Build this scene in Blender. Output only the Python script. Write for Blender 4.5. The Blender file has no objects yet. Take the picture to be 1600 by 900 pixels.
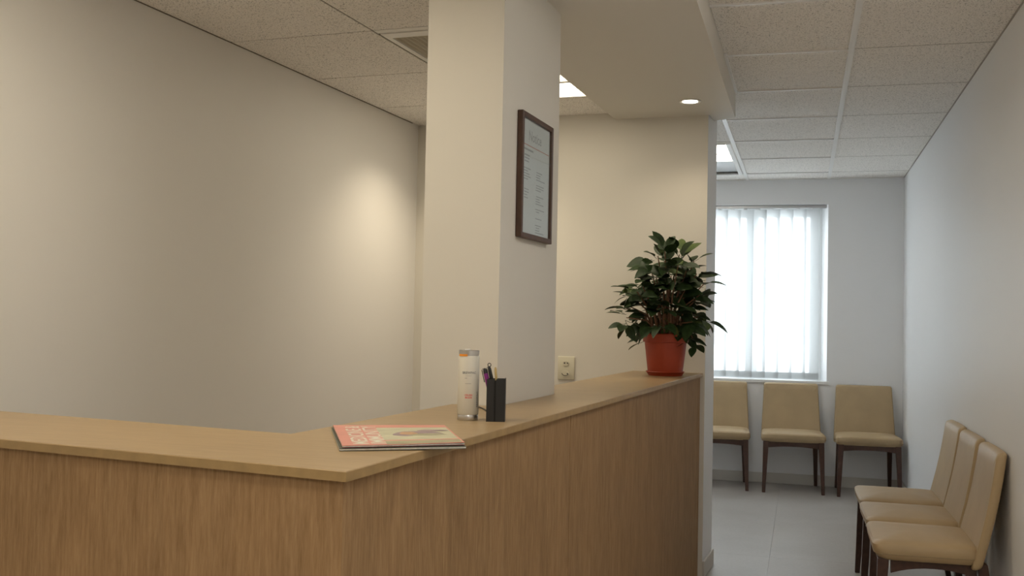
import bpy, bmesh, math, random
from mathutils import Matrix, Vector

# ------------------------------------------------------------------ camera
SC = bpy.context.scene
COL = SC.collection
F_PX, PITCH, ROLL, YAW = 1606.37, 0.0306322, 0.0198961, 0.2769553
EYE = Vector((0.0, 0.0, 1.3))


def make_camera():
    cy, sy = math.cos(YAW), math.sin(YAW)
    f0 = Vector((-sy, cy, 0)); r0 = Vector((cy, sy, 0)); z = Vector((0, 0, 1))
    fw = f0 * math.cos(PITCH) + z * math.sin(PITCH)
    up = -f0 * math.sin(PITCH) + z * math.cos(PITCH)
    r = r0 * math.cos(ROLL) + up * math.sin(ROLL)
    u = -r0 * math.sin(ROLL) + up * math.cos(ROLL)
    cam = bpy.data.cameras.new('camera')
    cam.sensor_width = 36.0
    cam.lens = F_PX / 1600.0 * 36.0
    cam.clip_start = 0.05
    o = bpy.data.objects.new('camera', cam)
    m = Matrix((r, u, -fw)).transposed().to_4x4()
    m.translation = EYE
    o.matrix_world = m
    COL.objects.link(o)
    SC.camera = o


make_camera()

# ------------------------------------------------------------------ sky, exposure, lamp powers
SKY = 9.5                       # overcast daylight outside the window
WARM = (1.0, 0.885, 0.67)       # fluorescent tubes of the office
COOL = (1.0, 0.95, 0.875)      # fluorescent tubes of the lobby
DOWN = (1.0, 0.85, 0.63)        # recessed downlights
E_OFFICE = 6.0                  # brightness of the office diffuser in view
E_DESK = 12.4                   # brightness of the two office diffusers above the desk
E_WAIT = 7.0                    # brightness of the waiting room diffuser
E_LOBBY = 10.5                  # brightness of the lobby diffusers behind the camera
E_FILL = 6.5                 # brightness of the unseen lobby diffuser added to brighten the side wall
P_DOWN = 12.0                   # watts of each downlight in the beam
P_OFFICE = 34.0                 # watts of the office downlight behind the pillar
SC.view_settings.view_transform = 'Standard'
SC.view_settings.look = 'None'
SC.view_settings.exposure = 0.10
SC.view_settings.gamma = 1.0
SC.view_settings.use_curve_mapping = False
SC.cycles.use_denoising = True
SC.cycles.max_bounces = 10
SC.cycles.diffuse_bounces = 6
SC.cycles.transparent_max_bounces = 12
SC.cycles.sample_clamp_indirect = 4.0
SC.cycles.caustics_reflective = False
SC.cycles.caustics_refractive = False
W = bpy.data.worlds.new('sky')
SC.world = W
W.use_nodes = True
bg = W.node_tree.nodes['Background']
bg.inputs[0].default_value = (0.90, 0.95, 1.0, 1)
bg.inputs[1].default_value = SKY

# ------------------------------------------------------------------ frames of reference
# World: Y runs along the right wall towards the window wall.  The desk, the pillar and the
# office behind them are turned 3.418 degrees from it: A(u, v, z) gives a point in that frame.
TA = math.radians(3.41805)
DA = Vector((math.sin(TA), math.cos(TA), 0))
NA = Vector((math.cos(TA), -math.sin(TA), 0))


def A(u, v, z=0.0):
    p = NA * u + DA * v
    return Vector((p.x, p.y, z))


def Wd(x, y, z=0.0):
    return Vector((x, y, z))


XR, YF = 0.765, 8.76            # right wall, window wall
ZC, ZO, ZS = 2.50, 2.412, 2.378  # waiting room ceiling, office ceiling, underside of the beam
ZK = 1.044                      # counter top


# ------------------------------------------------------------------ materials
def nt(name):
    m = bpy.data.materials.new(name)
    m.use_nodes = True
    t = m.node_tree
    return m, t, t.nodes['Principled BSDF']


def mapping(t, scale, coord='Object'):
    tc = t.nodes.new('ShaderNodeTexCoord')
    mp = t.nodes.new('ShaderNodeMapping')
    mp.inputs['Scale'].default_value = scale
    t.links.new(tc.outputs[coord], mp.inputs['Vector'])
    return mp.outputs[0]


def noise(t, vec, scale, detail=3, rough=0.55, dist=0.0):
    n = t.nodes.new('ShaderNodeTexNoise')
    n.inputs['Scale'].default_value = scale
    n.inputs['Detail'].default_value = detail
    n.inputs['Roughness'].default_value = rough
    n.inputs['Distortion'].default_value = dist
    t.links.new(vec, n.inputs['Vector'])
    return n.outputs[0]


def ramp(t, fac, stops):
    r = t.nodes.new('ShaderNodeValToRGB')
    e = r.color_ramp.elements
    while len(e) < len(stops):
        e.new(0.5)
    for k, (p, c) in enumerate(stops):
        e[k].position = p
        e[k].color = (c[0], c[1], c[2], 1)
    t.links.new(fac, r.inputs[0])
    return r.outputs[0]


def mix(t, a, b, fac, mode='MIX'):
    n = t.nodes.new('ShaderNodeMix')
    n.data_type = 'RGBA'
    n.blend_type = mode
    for s, v in ((n.inputs[0], fac), (n.inputs[6], a), (n.inputs[7], b)):
        if hasattr(v, 'links'):
            t.links.new(v, s)
        elif isinstance(v, (int, float)):
            s.default_value = v
        else:
            s.default_value = (v[0], v[1], v[2], 1)
    return n.outputs[2]


def bump(t, b, h, strength, dist=0.002):
    n = t.nodes.new('ShaderNodeBump')
    n.inputs['Strength'].default_value = strength
    n.inputs['Distance'].default_value = dist
    t.links.new(h, n.inputs['Height'])
    t.links.new(n.outputs[0], b.inputs['Normal'])


def plain(name, c, rough=0.5, metal=0.0, spec=0.5, var=0.0, vs=40):
    m, t, b = nt(name)
    if var:
        v = noise(t, mapping(t, (1, 1, 1)), vs, 3)
        col = ramp(t, v, ((0.3, [x * (1 - var) for x in c]), (0.7, [min(1, x * (1 + var)) for x in c])))
        t.links.new(col, b.inputs['Base Color'])
    else:
        b.inputs['Base Color'].default_value = (*c, 1)
    b.inputs['Roughness'].default_value = rough
    b.inputs['Metallic'].default_value = metal
    b.inputs['Specular IOR Level'].default_value = spec
    return m


def glow(name, c, s):
    m, t, b = nt(name)
    b.inputs['Base Color'].default_value = (0.8, 0.8, 0.8, 1)
    b.inputs['Emission Color'].default_value = (*c, 1)
    b.inputs['Emission Strength'].default_value = s
    return m


def wall_paint(name, c, rough=0.6):
    m, t, b = nt(name)
    v = mapping(t, (1, 1, 1))
    n1 = noise(t, v, 1.3, 3)
    col = ramp(t, n1, ((0.3, [x * 0.985 for x in c]), (0.7, c)))
    t.links.new(col, b.inputs['Base Color'])
    b.inputs['Roughness'].default_value = rough
    b.inputs['Specular IOR Level'].default_value = 0.3
    bump(t, b, noise(t, v, 220, 3), 0.06, 0.001)
    return m


def acoustic(name, c):
    m, t, b = nt(name)
    v = mapping(t, (1, 1, 1))
    fine = noise(t, v, 190, 2, 0.6)
    pits = ramp(t, fine, ((0.34, [x * 0.35 for x in c]), (0.425, c), (0.62, c), (0.72, [min(1, x * 1.10) for x in c])))
    spots = noise(t, v, 70, 1, 0.5)
    col = mix(t, pits, [x * 0.62 for x in c], ramp(t, spots, ((0.28, (1, 1, 1)), (0.33, (0, 0, 0)))))
    t.links.new(col, b.inputs['Base Color'])
    b.inputs['Roughness'].default_value = 0.95
    b.inputs['Specular IOR Level'].default_value = 0.1
    bump(t, b, fine, 0.4, 0.002)
    return m


def oak(name, dark, mid, light, fig):
    """straight vertical grain with fine pores and broad figured streaks"""
    m, t, b = nt(name)
    v1 = mapping(t, (1, 1, 0.085))
    v2 = mapping(t, (1, 1, 0.22))
    fine = noise(t, v1, 170, 4, 0.7)
    mid_n = noise(t, mapping(t, (1, 1, 0.15)), 46, 4, 0.65, 0.5)
    broad = noise(t, v2, 9.0, 4, 0.55, 1.0)
    c1 = ramp(t, fine, ((0.30, dark), (0.50, mid), (0.72, light)))
    c2 = ramp(t, mid_n, ((0.34, dark), (0.55, mid), (0.75, light)))
    c = mix(t, c1, c2, 0.42)
    c = mix(t, c, ramp(t, broad, ((0.32, [x * (1 - fig) for x in mid]), (0.5, mid), (0.68, [x * (1 + fig) for x in mid]))), 0.38)
    t.links.new(c, b.inputs['Base Color'])
    b.inputs['Roughness'].default_value = 0.6
    b.inputs['Specular IOR Level'].default_value = 0.12
    bump(t, b, fine, 0.12, 0.001)
    return m


def counter_laminate(name, dark, mid, light):
    m, t, b = nt(name)
    v = mapping(t, (0.10, 1, 1))
    n1 = noise(t, v, 70, 4, 0.65, 0.3)
    n2 = noise(t, mapping(t, (0.35, 1, 1)), 9, 3, 0.5, 0.6)
    c = mix(t, ramp(t, n1, ((0.3, dark), (0.5, mid), (0.72, light))), ramp(t, n2, ((0.35, dark), (0.6, mid))), 0.35)
    t.links.new(c, b.inputs['Base Color'])
    b.inputs['Roughness'].default_value = 0.36
    b.inputs['Specular IOR Level'].default_value = 0.45
    return m


def vinyl(name):
    m, t, b = nt(name)
    v = mapping(t, (1, 1, 1))
    n1 = noise(t, v, 1.6, 4, 0.6, 0.5)
    n2 = noise(t, v, 60, 3)
    c = mix(t, ramp(t, n1, ((0.3, (0.34, 0.31, 0.285)), (0.7, (0.44, 0.41, 0.385)))),
            ramp(t, n2, ((0.35, (0.34, 0.32, 0.30)), (0.65, (0.43, 0.41, 0.39)))), 0.35)
    t.links.new(c, b.inputs['Base Color'])
    b.inputs['Roughness'].default_value = 0.38
    return m


def leather(name, c):
    m, t, b = nt(name)
    v = mapping(t, (1, 1, 1))
    n = noise(t, v, 6, 3)
    t.links.new(ramp(t, n, ((0.3, [x * 0.93 for x in c]), (0.7, [x * 1.05 for x in c]))), b.inputs['Base Color'])
    b.inputs['Roughness'].default_value = 0.50
    b.inputs['Specular IOR Level'].default_value = 0.5
    vo = t.nodes.new('ShaderNodeTexVoronoi')
    vo.inputs['Scale'].default_value = 420
    t.links.new(v, vo.inputs['Vector'])
    bump(t, b, vo.outputs['Distance'], 0.08, 0.001)
    return m


def leaf_mat(name, c1, c2):
    m, t, b = nt(name)
    v = mapping(t, (1, 1, 1), 'Generated')
    n = noise(t, v, 3, 3)
    t.links.new(ramp(t, n, ((0.3, c1), (0.75, c2))), b.inputs['Base Color'])
    b.inputs['Roughness'].default_value = 0.48
    b.inputs['Specular IOR Level'].default_value = 0.22
    return m


def clear_glass(name):
    m = bpy.data.materials.new(name)
    m.use_nodes = True
    t = m.node_tree
    t.nodes.clear()
    out = t.nodes.new('ShaderNodeOutputMaterial')
    tr = t.nodes.new('ShaderNodeBsdfTransparent')
    tr.inputs[0].default_value = (0.95, 0.97, 0.97, 1)
    gl = t.nodes.new('ShaderNodeBsdfGlossy')
    gl.inputs['Roughness'].default_value = 0.02
    lw = t.nodes.new('ShaderNodeLayerWeight')
    lw.inputs[0].default_value = 0.5
    pw = t.nodes.new('ShaderNodeMath'); pw.operation = 'POWER'; pw.inputs[1].default_value = 5.0
    t.links.new(lw.outputs['Facing'], pw.inputs[0])
    fr = t.nodes.new('ShaderNodeMath'); fr.operation = 'MULTIPLY_ADD'
    fr.inputs[1].default_value = 0.7; fr.inputs[2].default_value = 0.04
    t.links.new(pw.outputs[0], fr.inputs[0])
    mx = t.nodes.new('ShaderNodeMixShader')
    t.links.new(fr.outputs[0], mx.inputs[0])
    t.links.new(tr.outputs[0], mx.inputs[1])
    t.links.new(gl.outputs[0], mx.inputs[2])
    t.links.new(mx.outputs[0], out.inputs[0])
    return m


def blind_fabric(name):
    m = bpy.data.materials.new(name)
    m.use_nodes = True
    t = m.node_tree
    t.nodes.clear()
    out = t.nodes.new('ShaderNodeOutputMaterial')
    d = t.nodes.new('ShaderNodeBsdfDiffuse')
    d.inputs[0].default_value = (0.78, 0.79, 0.78, 1)
    tl = t.nodes.new('ShaderNodeBsdfTranslucent')
    tl.inputs[0].default_value = (0.42, 0.435, 0.44, 1)
    tr = t.nodes.new('ShaderNodeBsdfTransparent')
    a = t.nodes.new('ShaderNodeMixShader')
    a.inputs[0].default_value = 0.60
    t.links.new(d.outputs[0], a.inputs[1])
    t.links.new(tl.outputs[0], a.inputs[2])
    b = t.nodes.new('ShaderNodeMixShader')
    b.inputs[0].default_value = 0.10
    t.links.new(a.outputs[0], b.inputs[1])
    t.links.new(tr.outputs[0], b.inputs[2])
    t.links.new(b.outputs[0], out.inputs[0])
    return m


M = dict(
    wall=wall_paint('cream wall paint', (0.695, 0.665, 0.60)),
    grey_wall=wall_paint('cool white wall paint', (0.765, 0.75, 0.72), 0.5),
    white_wall=wall_paint('white wall paint', (0.855, 0.865, 0.88), 0.45),
    beam=wall_paint('white plaster', (0.72, 0.69, 0.63)),
    base=plain('painted baseboard', (0.60, 0.575, 0.53), 0.45),
    tile=acoustic('fissured acoustic tile', (0.90, 0.87, 0.83)),
    grid_joint=plain('dark joint of the ceiling grid', (0.40, 0.37, 0.33), 0.7),
    grid_dark=plain('dark joint of the office grid', (0.16, 0.14, 0.11), 0.8),
    grid=plain('white painted steel grid', (0.80, 0.79, 0.77), 0.4),
    floor=vinyl('grey vinyl'),
    floor_base=plain('floor screed', (0.36, 0.34, 0.32), 0.9),
    panel=oak('straight grained oak veneer', (0.180, 0.100, 0.044), (0.335, 0.206, 0.102), (0.50, 0.335, 0.185), 0.26),
    top=counter_laminate('light oak laminate', (0.32, 0.22, 0.112), (0.375, 0.262, 0.137), (0.42, 0.302, 0.165)),
    edge=plain('oak edge band', (0.36, 0.235, 0.098), 0.45, var=0.10, vs=30),
    leather=leather('tan leather', (0.42, 0.305, 0.168)),
    seam=plain('tan stitching', (0.30, 0.23, 0.13), 0.7),
    walnut=plain('dark walnut', (0.060, 0.026, 0.017), 0.35, var=0.2, vs=60),
    frame=plain('dark brown picture frame', (0.075, 0.036, 0.020), 0.4, var=0.15, vs=40),
    paper=plain('white notice paper', (0.72, 0.73, 0.72), 0.7),
    ink=plain('grey print', (0.36, 0.37, 0.38), 0.8),
    red_ink=plain('red print', (0.55, 0.24, 0.20), 0.8),
    glass=clear_glass('clear glass'),
    upvc=plain('white window frame', (0.80, 0.81, 0.81), 0.35),
    blind=blind_fabric('translucent blind fabric'),
    rail=plain('grey aluminium rail', (0.50, 0.50, 0.50), 0.35, 0.6),
    weight=plain('blind weight', (0.62, 0.64, 0.64), 0.6),
    lens_office=glow('office light diffuser', WARM, E_OFFICE),
    lens_desk=glow('desk light diffuser', WARM, E_DESK),
    lens_wait=glow('waiting room light diffuser', (1.0, 0.96, 0.86), E_WAIT),
    lens_lobby=glow('lobby light diffuser', COOL, E_LOBBY),
    lens_fill=glow('added fill light diffuser', COOL, E_FILL),
    lens_down=glow('downlight lens', (1.0, 0.92, 0.76), 14.0),
    white=plain('white enamel', (0.80, 0.79, 0.76), 0.4),
    grille=plain('dusty grille', (0.56, 0.51, 0.40), 0.6),
    duct=plain('duct inside', (0.22, 0.20, 0.15), 0.9),
    outlet=plain('ivory plastic', (0.62, 0.585, 0.46), 0.35),
    dark=plain('dark hole', (0.03, 0.025, 0.02), 0.7),
    terracotta=plain('orange terracotta', (0.35, 0.043, 0.012), 0.5, var=0.06, vs=12),
    soil=plain('potting soil', (0.045, 0.028, 0.018), 0.95, var=0.4, vs=90),
    leaf=leaf_mat('dark green leaf', (0.014, 0.030, 0.009), (0.036, 0.066, 0.020)),
    leaf_light=leaf_mat('young green leaf', (0.05, 0.085, 0.022), (0.11, 0.15, 0.04)),
    bark=plain('brown stem', (0.17, 0.085, 0.045), 0.75, var=0.2, vs=70),
    bottle=plain('cream lacquer', (0.70, 0.675, 0.59), 0.35),
    steel=plain('brushed steel', (0.62, 0.60, 0.58), 0.28, 0.9),
    orange=plain('orange tab', (0.85, 0.30, 0.02), 0.45),
    grey=plain('grey print on flask', (0.26, 0.26, 0.25), 0.7),
    pale_grey=plain('pale grey print', (0.50, 0.48, 0.43), 0.7),
    flask_red=plain('red print on flask', (0.72, 0.14, 0.12), 0.6),
    black=plain('black plastic', (0.012, 0.012, 0.013), 0.42),
    black_slot=plain('black recess', (0.004, 0.004, 0.004), 0.8),
    purple=plain('purple plastic', (0.22, 0.018, 0.20), 0.35),
    gold=plain('golden pencil', (0.48, 0.35, 0.14), 0.4),
    pink=plain('salmon cover', (0.66, 0.27, 0.21), 0.4, var=0.08, vs=14),
    cover_green=plain('pale green picture', (0.52, 0.50, 0.34), 0.4, var=0.12, vs=22),
    cover_olive=plain('olive picture', (0.34, 0.32, 0.19), 0.4, var=0.2, vs=25),
    cover_mauve=plain('mauve picture', (0.30, 0.22, 0.23), 0.4, var=0.25, vs=30),
    cover_orange=plain('ochre picture', (0.52, 0.30, 0.16), 0.4, var=0.2, vs=30),
    cover_white=plain('cream print', (0.74, 0.70, 0.58), 0.5),
    crimson=plain('crimson page', (0.30, 0.02, 0.03), 0.5),
    pages=plain('page edges', (0.50, 0.49, 0.44), 0.7, var=0.15, vs=150),
    dark_cover=plain('dark green cover', (0.06, 0.07, 0.05), 0.4),
)


# ------------------------------------------------------------------ mesh helpers
def quadbox(bm, pts, z0, z1):
    """prism over a convex or simple polygon given as a list of xy vectors"""
    n = len(pts)
    lo = [bm.verts.new((p.x, p.y, z0)) for p in pts]
    hi = [bm.verts.new((p.x, p.y, z1)) for p in pts]
    area = sum(pts[i].x * pts[(i + 1) % n].y - pts[(i + 1) % n].x * pts[i].y for i in range(n))
    if area < 0:
        lo.reverse(); hi.reverse()
    fs = [bm.faces.new(hi), bm.faces.new(list(reversed(lo)))]
    for i in range(n):
        fs.append(bm.faces.new((lo[i], lo[(i + 1) % n], hi[(i + 1) % n], hi[i])))
    return fs


def fbox(bm, fr, a0, a1, b0, b1, z0, z1):
    """box given in a frame fr (A or Wd)"""
    return quadbox(bm, [fr(a0, b0), fr(a1, b0), fr(a1, b1), fr(a0, b1)], z0, z1)


def hexa(bm, p):
    """eight corners: four below then four above"""
    v = [bm.verts.new(q) for q in p]
    for f in ((3, 2, 1, 0), (4, 5, 6, 7), (0, 1, 5, 4), (1, 2, 6, 5), (2, 3, 7, 6), (3, 0, 4, 7)):
        bm.faces.new([v[i] for i in f])


def bevel(bm, w, seg=2):
    bmesh.ops.bevel(bm, geom=list(bm.edges), offset=w, segments=seg, profile=0.5, affect='EDGES', clamp_overlap=True)


def mesh_of(name, bm, mats, smooth=False):
    bmesh.ops.recalc_face_normals(bm, faces=list(bm.faces))
    me = bpy.data.meshes.new(name)
    bm.to_mesh(me)
    bm.free()
    for m in (mats if isinstance(mats, (list, tuple)) else [mats]):
        me.materials.append(m)
    if smooth:
        for p in me.polygons:
            p.use_smooth = True
        try:
            me.set_sharp_from_angle(angle=math.radians(38))
        except Exception:
            pass
    return me


def obj(name, bm, mats, parent=None, smooth=False):
    o = bpy.data.objects.new(name, mesh_of(name, bm, mats, smooth))
    COL.objects.link(o)
    if parent is not None:
        o.parent = parent
    return o


def struct(o):
    o['kind'] = 'structure'
    return o


def tag(o, label, cat, group=None):
    o['label'] = label
    o['category'] = cat
    if group:
        o['group'] = group
    return o


def thing(name, label, cat, loc=(0, 0, 0), rz=0.0, group=None):
    o = bpy.data.objects.new(name, None)
    o.empty_display_size = 0.1
    COL.objects.link(o)
    o.location = loc
    o.rotation_euler = (0, 0, rz)
    return tag(o, label, cat, group)


def holder(name, loc=(0, 0, 0), rz=0.0):
    o = bpy.data.objects.new(name, None)
    o.empty_display_size = 0.1
    COL.objects.link(o)
    o.location = loc
    o.rotation_euler = (0, 0, rz)
    return struct(o)


def dup(root):
    r = root.copy()
    COL.objects.link(r)
    for ch in list(root.children):
        c = ch.copy()
        COL.objects.link(c)
        c.parent = r
        for g in list(ch.children):
            d = g.copy()
            COL.objects.link(d)
            d.parent = c
    return r


def ring(bm, pts):
    return [bm.verts.new(p) for p in pts]


def bridge(bm, a, b, closed=True):
    n = len(a)
    for i in range(n if closed else n - 1):
        bm.faces.new((a[i], a[(i + 1) % n], b[(i + 1) % n], b[i]))


def lathe(bm, prof, seg=32, cap0=True, cap1=True, origin=(0, 0)):
    rings = []
    for r, z in prof:
        rings.append(ring(bm, [(origin[0] + r * math.cos(2 * math.pi * k / seg), origin[1] + r * math.sin(2 * math.pi * k / seg), z) for k in range(seg)]))
    for a, b in zip(rings, rings[1:]):
        bridge(bm, a, b)
    if cap0:
        bm.faces.new(list(reversed(rings[0])))
    if cap1:
        bm.faces.new(rings[-1])


def tube(bm, pts, rad, seg=6):
    pts = [Vector(p) for p in pts]
    rads = rad if isinstance(rad, (list, tuple)) else [rad] * len(pts)
    prev = None
    ref = Vector((0.31, 0.17, 0.93)).normalized()
    for i, p in enumerate(pts):
        d = (pts[min(i + 1, len(pts) - 1)] - pts[max(i - 1, 0)]).normalized()
        a = d.cross(ref)
        if a.length < 1e-3:
            a = d.cross(Vector((1, 0, 0)))
        a.normalize()
        b = d.cross(a)
        r = ring(bm, [p + (a * math.cos(2 * math.pi * k / seg) + b * math.sin(2 * math.pi * k / seg)) * rads[i] for k in range(seg)])
        if prev:
            bridge(bm, prev, r)
        else:
            bm.faces.new(list(reversed(r)))
        prev = r
    bm.faces.new(prev)


def text_mesh(body, size, mat, align='CENTER', bold=0.0):
    cu = bpy.data.curves.new('print', 'FONT')
    cu.body = body
    cu.size = size
    cu.align_x = align
    cu.align_y = 'CENTER'
    cu.offset = bold
    cu.resolution_u = 2
    o = bpy.data.objects.new('print', cu)
    COL.objects.link(o)
    bpy.context.view_layer.update()
    me = bpy.data.meshes.new_from_object(o.evaluated_get(bpy.context.evaluated_depsgraph_get()))
    bpy.data.objects.remove(o)
    bpy.data.curves.remove(cu)
    me.materials.clear()
    me.materials.append(mat)
    return me


# ================================================================== THE SETTING
# ------------------------------------------------------------------ floor of vinyl sheets
floor = holder('floor')
bm = bmesh.new(); fbox(bm, Wd, -3.2, XR + 0.2, -3.3, YF + 0.3, -0.12, -0.006)
struct(obj('floor_slab', bm, M['floor_base'], floor))
for i, (x0, x1) in enumerate(((-3.1, -1.9), (-1.9, -0.17), (-0.17, XR + 0.15))):
    for (y0, y1) in ((-3.2, 2.0), (2.0, 5.98), (5.98, YF + 0.2)):
        bm = bmesh.new(); fbox(bm, Wd, x0 + 0.0006, x1 - 0.0006, y0 + 0.0006, y1 - 0.0006, -0.006, 0.0)
        obj('vinyl_sheet', bm, M['floor'], floor)

# ------------------------------------------------------------------ walls
bm = bmesh.new(); fbox(bm, Wd, XR, XR + 0.15, -3.2, YF + 0.3, 0, 2.75)
struct(obj('wall_right', bm, M['white_wall']))
WX0, WX1, WZ0, WZ1 = -1.70, 0.184, 0.846, 2.294       # the window opening, widened on its unseen side to let in more daylight
bm = bmesh.new()
fbox(bm, Wd, -2.6, WX0, YF, YF + 0.22, 0, 2.75)
quadbox(bm, [Wd(WX1, YF), Wd(XR, YF), Wd(XR, YF + 0.22), Wd(WX1 - 0.045, YF + 0.22), Wd(WX1 - 0.045, YF + 0.13)], 0, 2.75)
fbox(bm, Wd, WX0, WX1 - 0.0, YF, YF + 0.22, 0, WZ0)
fbox(bm, Wd, WX0, WX1 - 0.0, YF, YF + 0.22, WZ1, 2.75)
struct(obj('wall_far', bm, M['white_wall']))
V_BACK, V_BACK2, U_LEFT, U_END = 5.327, 5.643, -2.49, -0.805
bm = bmesh.new(); quadbox(bm, [A(U_END, V_BACK), A(-1.66, V_BACK), A(U_LEFT, 5.415), A(U_LEFT, V_BACK2), A(U_END, V_BACK2)], 0, 2.75)
bmesh.ops.recalc_face_normals(bm, faces=list(bm.faces))
for f in bm.faces:                       # the waiting room side and the wall's end are painted white
    if f.normal.dot(NA) > .8 or f.normal.dot(DA) > .8:
        f.material_index = 1
struct(obj('wall_back', bm, [M['wall'], M['white_wall']]))
bm = bmesh.new(); fbox(bm, A, U_LEFT - 0.15, U_LEFT, -3.2, V_BACK2, 0, 2.75)
struct(obj('wall_left', bm, M['grey_wall']))
bm = bmesh.new(); fbox(bm, Wd, -2.0, -1.85, 5.5, YF + 0.1, 0, 2.75)
struct(obj('wall_side', bm, M['white_wall']))
bm = bmesh.new(); fbox(bm, Wd, -3.0, XR + 0.1, -3.15, -3.0, 0, 2.75)
struct(obj('wall_front', bm, M['wall']))
# pillar standing in the counter
PU0, PU1, PV0, PV1 = -1.287, -1.040, 2.856, 3.438
bm = bmesh.new(); fbox(bm, A, PU0, PU1, PV0, PV1, 0, ZS)
struct(obj('wall_pillar', bm, M['wall']))
# dropped beam between office and waiting room
XB, YB = -0.356, 5.455
bm = bmesh.new()
quadbox(bm, [A(-1.30, -3.0), Wd(XB, -3.0), Wd(XB, YB), A(-0.80, YB * 1.0 + 0.035), A(-0.80, V_BACK), A(-1.30, V_BACK)], ZS, 2.72)
struct(obj('ceiling_beam', bm, M['beam']))

# baseboards
BBH, BBT = 0.085, 0.012
bm = bmesh.new(); fbox(bm, Wd, -1.85, XR, YF - BBT, YF, 0, BBH); bevel(bm, 0.003, 1)
struct(obj('baseboard_far', bm, M['base']))
bm = bmesh.new(); fbox(bm, Wd, XR - BBT, XR, -3.0, YF - BBT, 0, BBH); bevel(bm, 0.003, 1)
struct(obj('baseboard_right', bm, M['base']))
bm = bmesh.new()
fbox(bm, A, U_END, U_END + BBT, V_BACK - 0.002, V_BACK2 + BBT, 0, BBH)
bevel(bm, 0.003, 1)
struct(obj('baseboard_back', bm, M['base']))
bm = bmesh.new(); fbox(bm, A, -2.1, U_END, V_BACK2, V_BACK2 + BBT, 0, BBH)
struct(obj('baseboard_side', bm, M['base']))

# ------------------------------------------------------------------ ceilings
roof = struct(obj('ceiling', (lambda b: (fbox(b, Wd, -3.2, XR + 0.2, -3.3, YF + 0.3, 2.75, 2.85), b)[1])(bmesh.new()), M['grid_joint']))


def tile(fr, a0, a1, b0, b1, z, gap, parent, th=0.014):
    bm = bmesh.new()
    fbox(bm, fr, a0 + gap, a1 - gap, b0 + gap, b1 - gap, z, z + th)
    return obj('ceiling_tile', bm, M['tile'], parent)


# waiting room and lobby: white exposed grid, square tiles
TX = [-1.85, -1.112, -0.463, 0.186, XR]
TY = [3.912 + 0.745 * k for k in range(-10, 7)]
TY = [-3.0] + [y for y in TY if y > -2.9] + [YF]
LIGHTS_LOBBY = {(3, 2.422), (2, 0.187), (3, -1.303)}  # the farthest cell is an unseen light added to brighten the side wall
lobby_cells = []
for i in range(len(TX) - 1):
    for j in range(len(TY) - 1):
        x0, x1, y0, y1 = TX[i], TX[i + 1], TY[j], TY[j + 1]
        ym = (y0 + y1) / 2
        if ym < 5.40:
            if x1 < XB + 0.02:
                continue
            x0 = max(x0, XB)
        if x1 < -0.4 and ym < 6.2 and i <= 1:
            y0 = max(y0, 5.75)
        if i == 1 and 6.89 < ym < 8.38:
            continue                                   # the light fitting
        if any(i == q[0] and abs(y0 - q[1]) < 0.05 for q in LIGHTS_LOBBY):
            lobby_cells.append((x0, x1, y0, y1))
            continue
        tile(Wd, x0, x1, y0, y1, ZC + 0.004, 0.0015, roof)
# long main bars and thin cross bars
def bar(fr, a0, a1, b0, b1, z0, z1, mat=M['grid']):
    bm = bmesh.new(); fbox(bm, fr, a0, a1, b0, b1, z0, z1)
    return obj('grid_bar', bm, mat, roof)
bar(Wd, 0.186 - 0.013, 0.186 + 0.013, -3.0, YF, ZC - 0.003, ZC + 0.004)
bar(Wd, -0.463 - 0.013, -0.463 + 0.013, YB + 0.02, YF, ZC - 0.003, ZC + 0.004)
bar(Wd, -1.112 - 0.013, -1.112 + 0.013, 5.8, YF, ZC - 0.003, ZC + 0.004)
for j, y in enumerate(TY[1:-1]):
    xl = XB if y < 5.44 else -0.45
    bar(Wd, xl, 0.173, y - 0.008, y + 0.008, ZC - 0.003, ZC + 0.004)
    bar(Wd, 0.199, XR, y - 0.0022, y + 0.0022, ZC + 0.003, ZC + 0.006, M['grid_joint'])
    if y > 5.8:
        bar(Wd, -1.099, -0.476, y - 0.007, y + 0.007, ZC - 0.001, ZC + 0.004)
        bar(Wd, -1.85, -1.125, y - 0.007, y + 0.007, ZC - 0.001, ZC + 0.004)
bar(Wd, XB + 0.0, XB + 0.012, 4.62, 5.40, ZC - 0.002, ZC + 0.004)
bar(Wd, XR - 0.006, XR, -3.0, YF - 0.02, ZC + 0.0, ZC + 0.004, M['grid_joint'])
bar(Wd, -1.85, XR - 0.012, YF - 0.02, YF, ZC - 0.002, ZC + 0.004)
# office: tiles with narrow dark joints
TU = [U_LEFT, -1.842, -1.30]
TV = [5.415] + [4.90 - 0.67 * k for k in range(12)] + [-3.0]
office_cells = {}
for i in range(2):
    for j in range(len(TV) - 1):
        v1, v0 = TV[j], TV[j + 1]
        if i == 1 and j in (1, 5, 9):
            office_cells[j] = (TU[1], TU[2], v0, v1); continue
        if i == 1 and j == 2:
            vent_cell = (TU[1], TU[2], v0, v1); continue
        tile(A, TU[i], TU[i + 1], v0, v1, ZO, 0.0042, roof)
bm = bmesh.new(); fbox(bm, A, U_LEFT, -1.30, -3.0, 5.415, ZO + 0.11, ZO + 0.125)
obj('grid_backing', bm, M['grid_joint'], roof)
bar(A, -1.842 - 0.010, -1.842 + 0.010, -3.0, V_BACK, ZO + 0.003, ZO + 0.009, M['grid_dark'])
for v in TV[1:-1]:
    bar(A, U_LEFT, -1.30, v - 0.010, v + 0.010, ZO + 0.003, ZO + 0.009, M['grid_dark'])
bar(A, U_LEFT, U_LEFT + 0.007, -3.0, V_BACK, ZO - 0.002, ZO + 0.002, M['grid_dark'])


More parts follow.
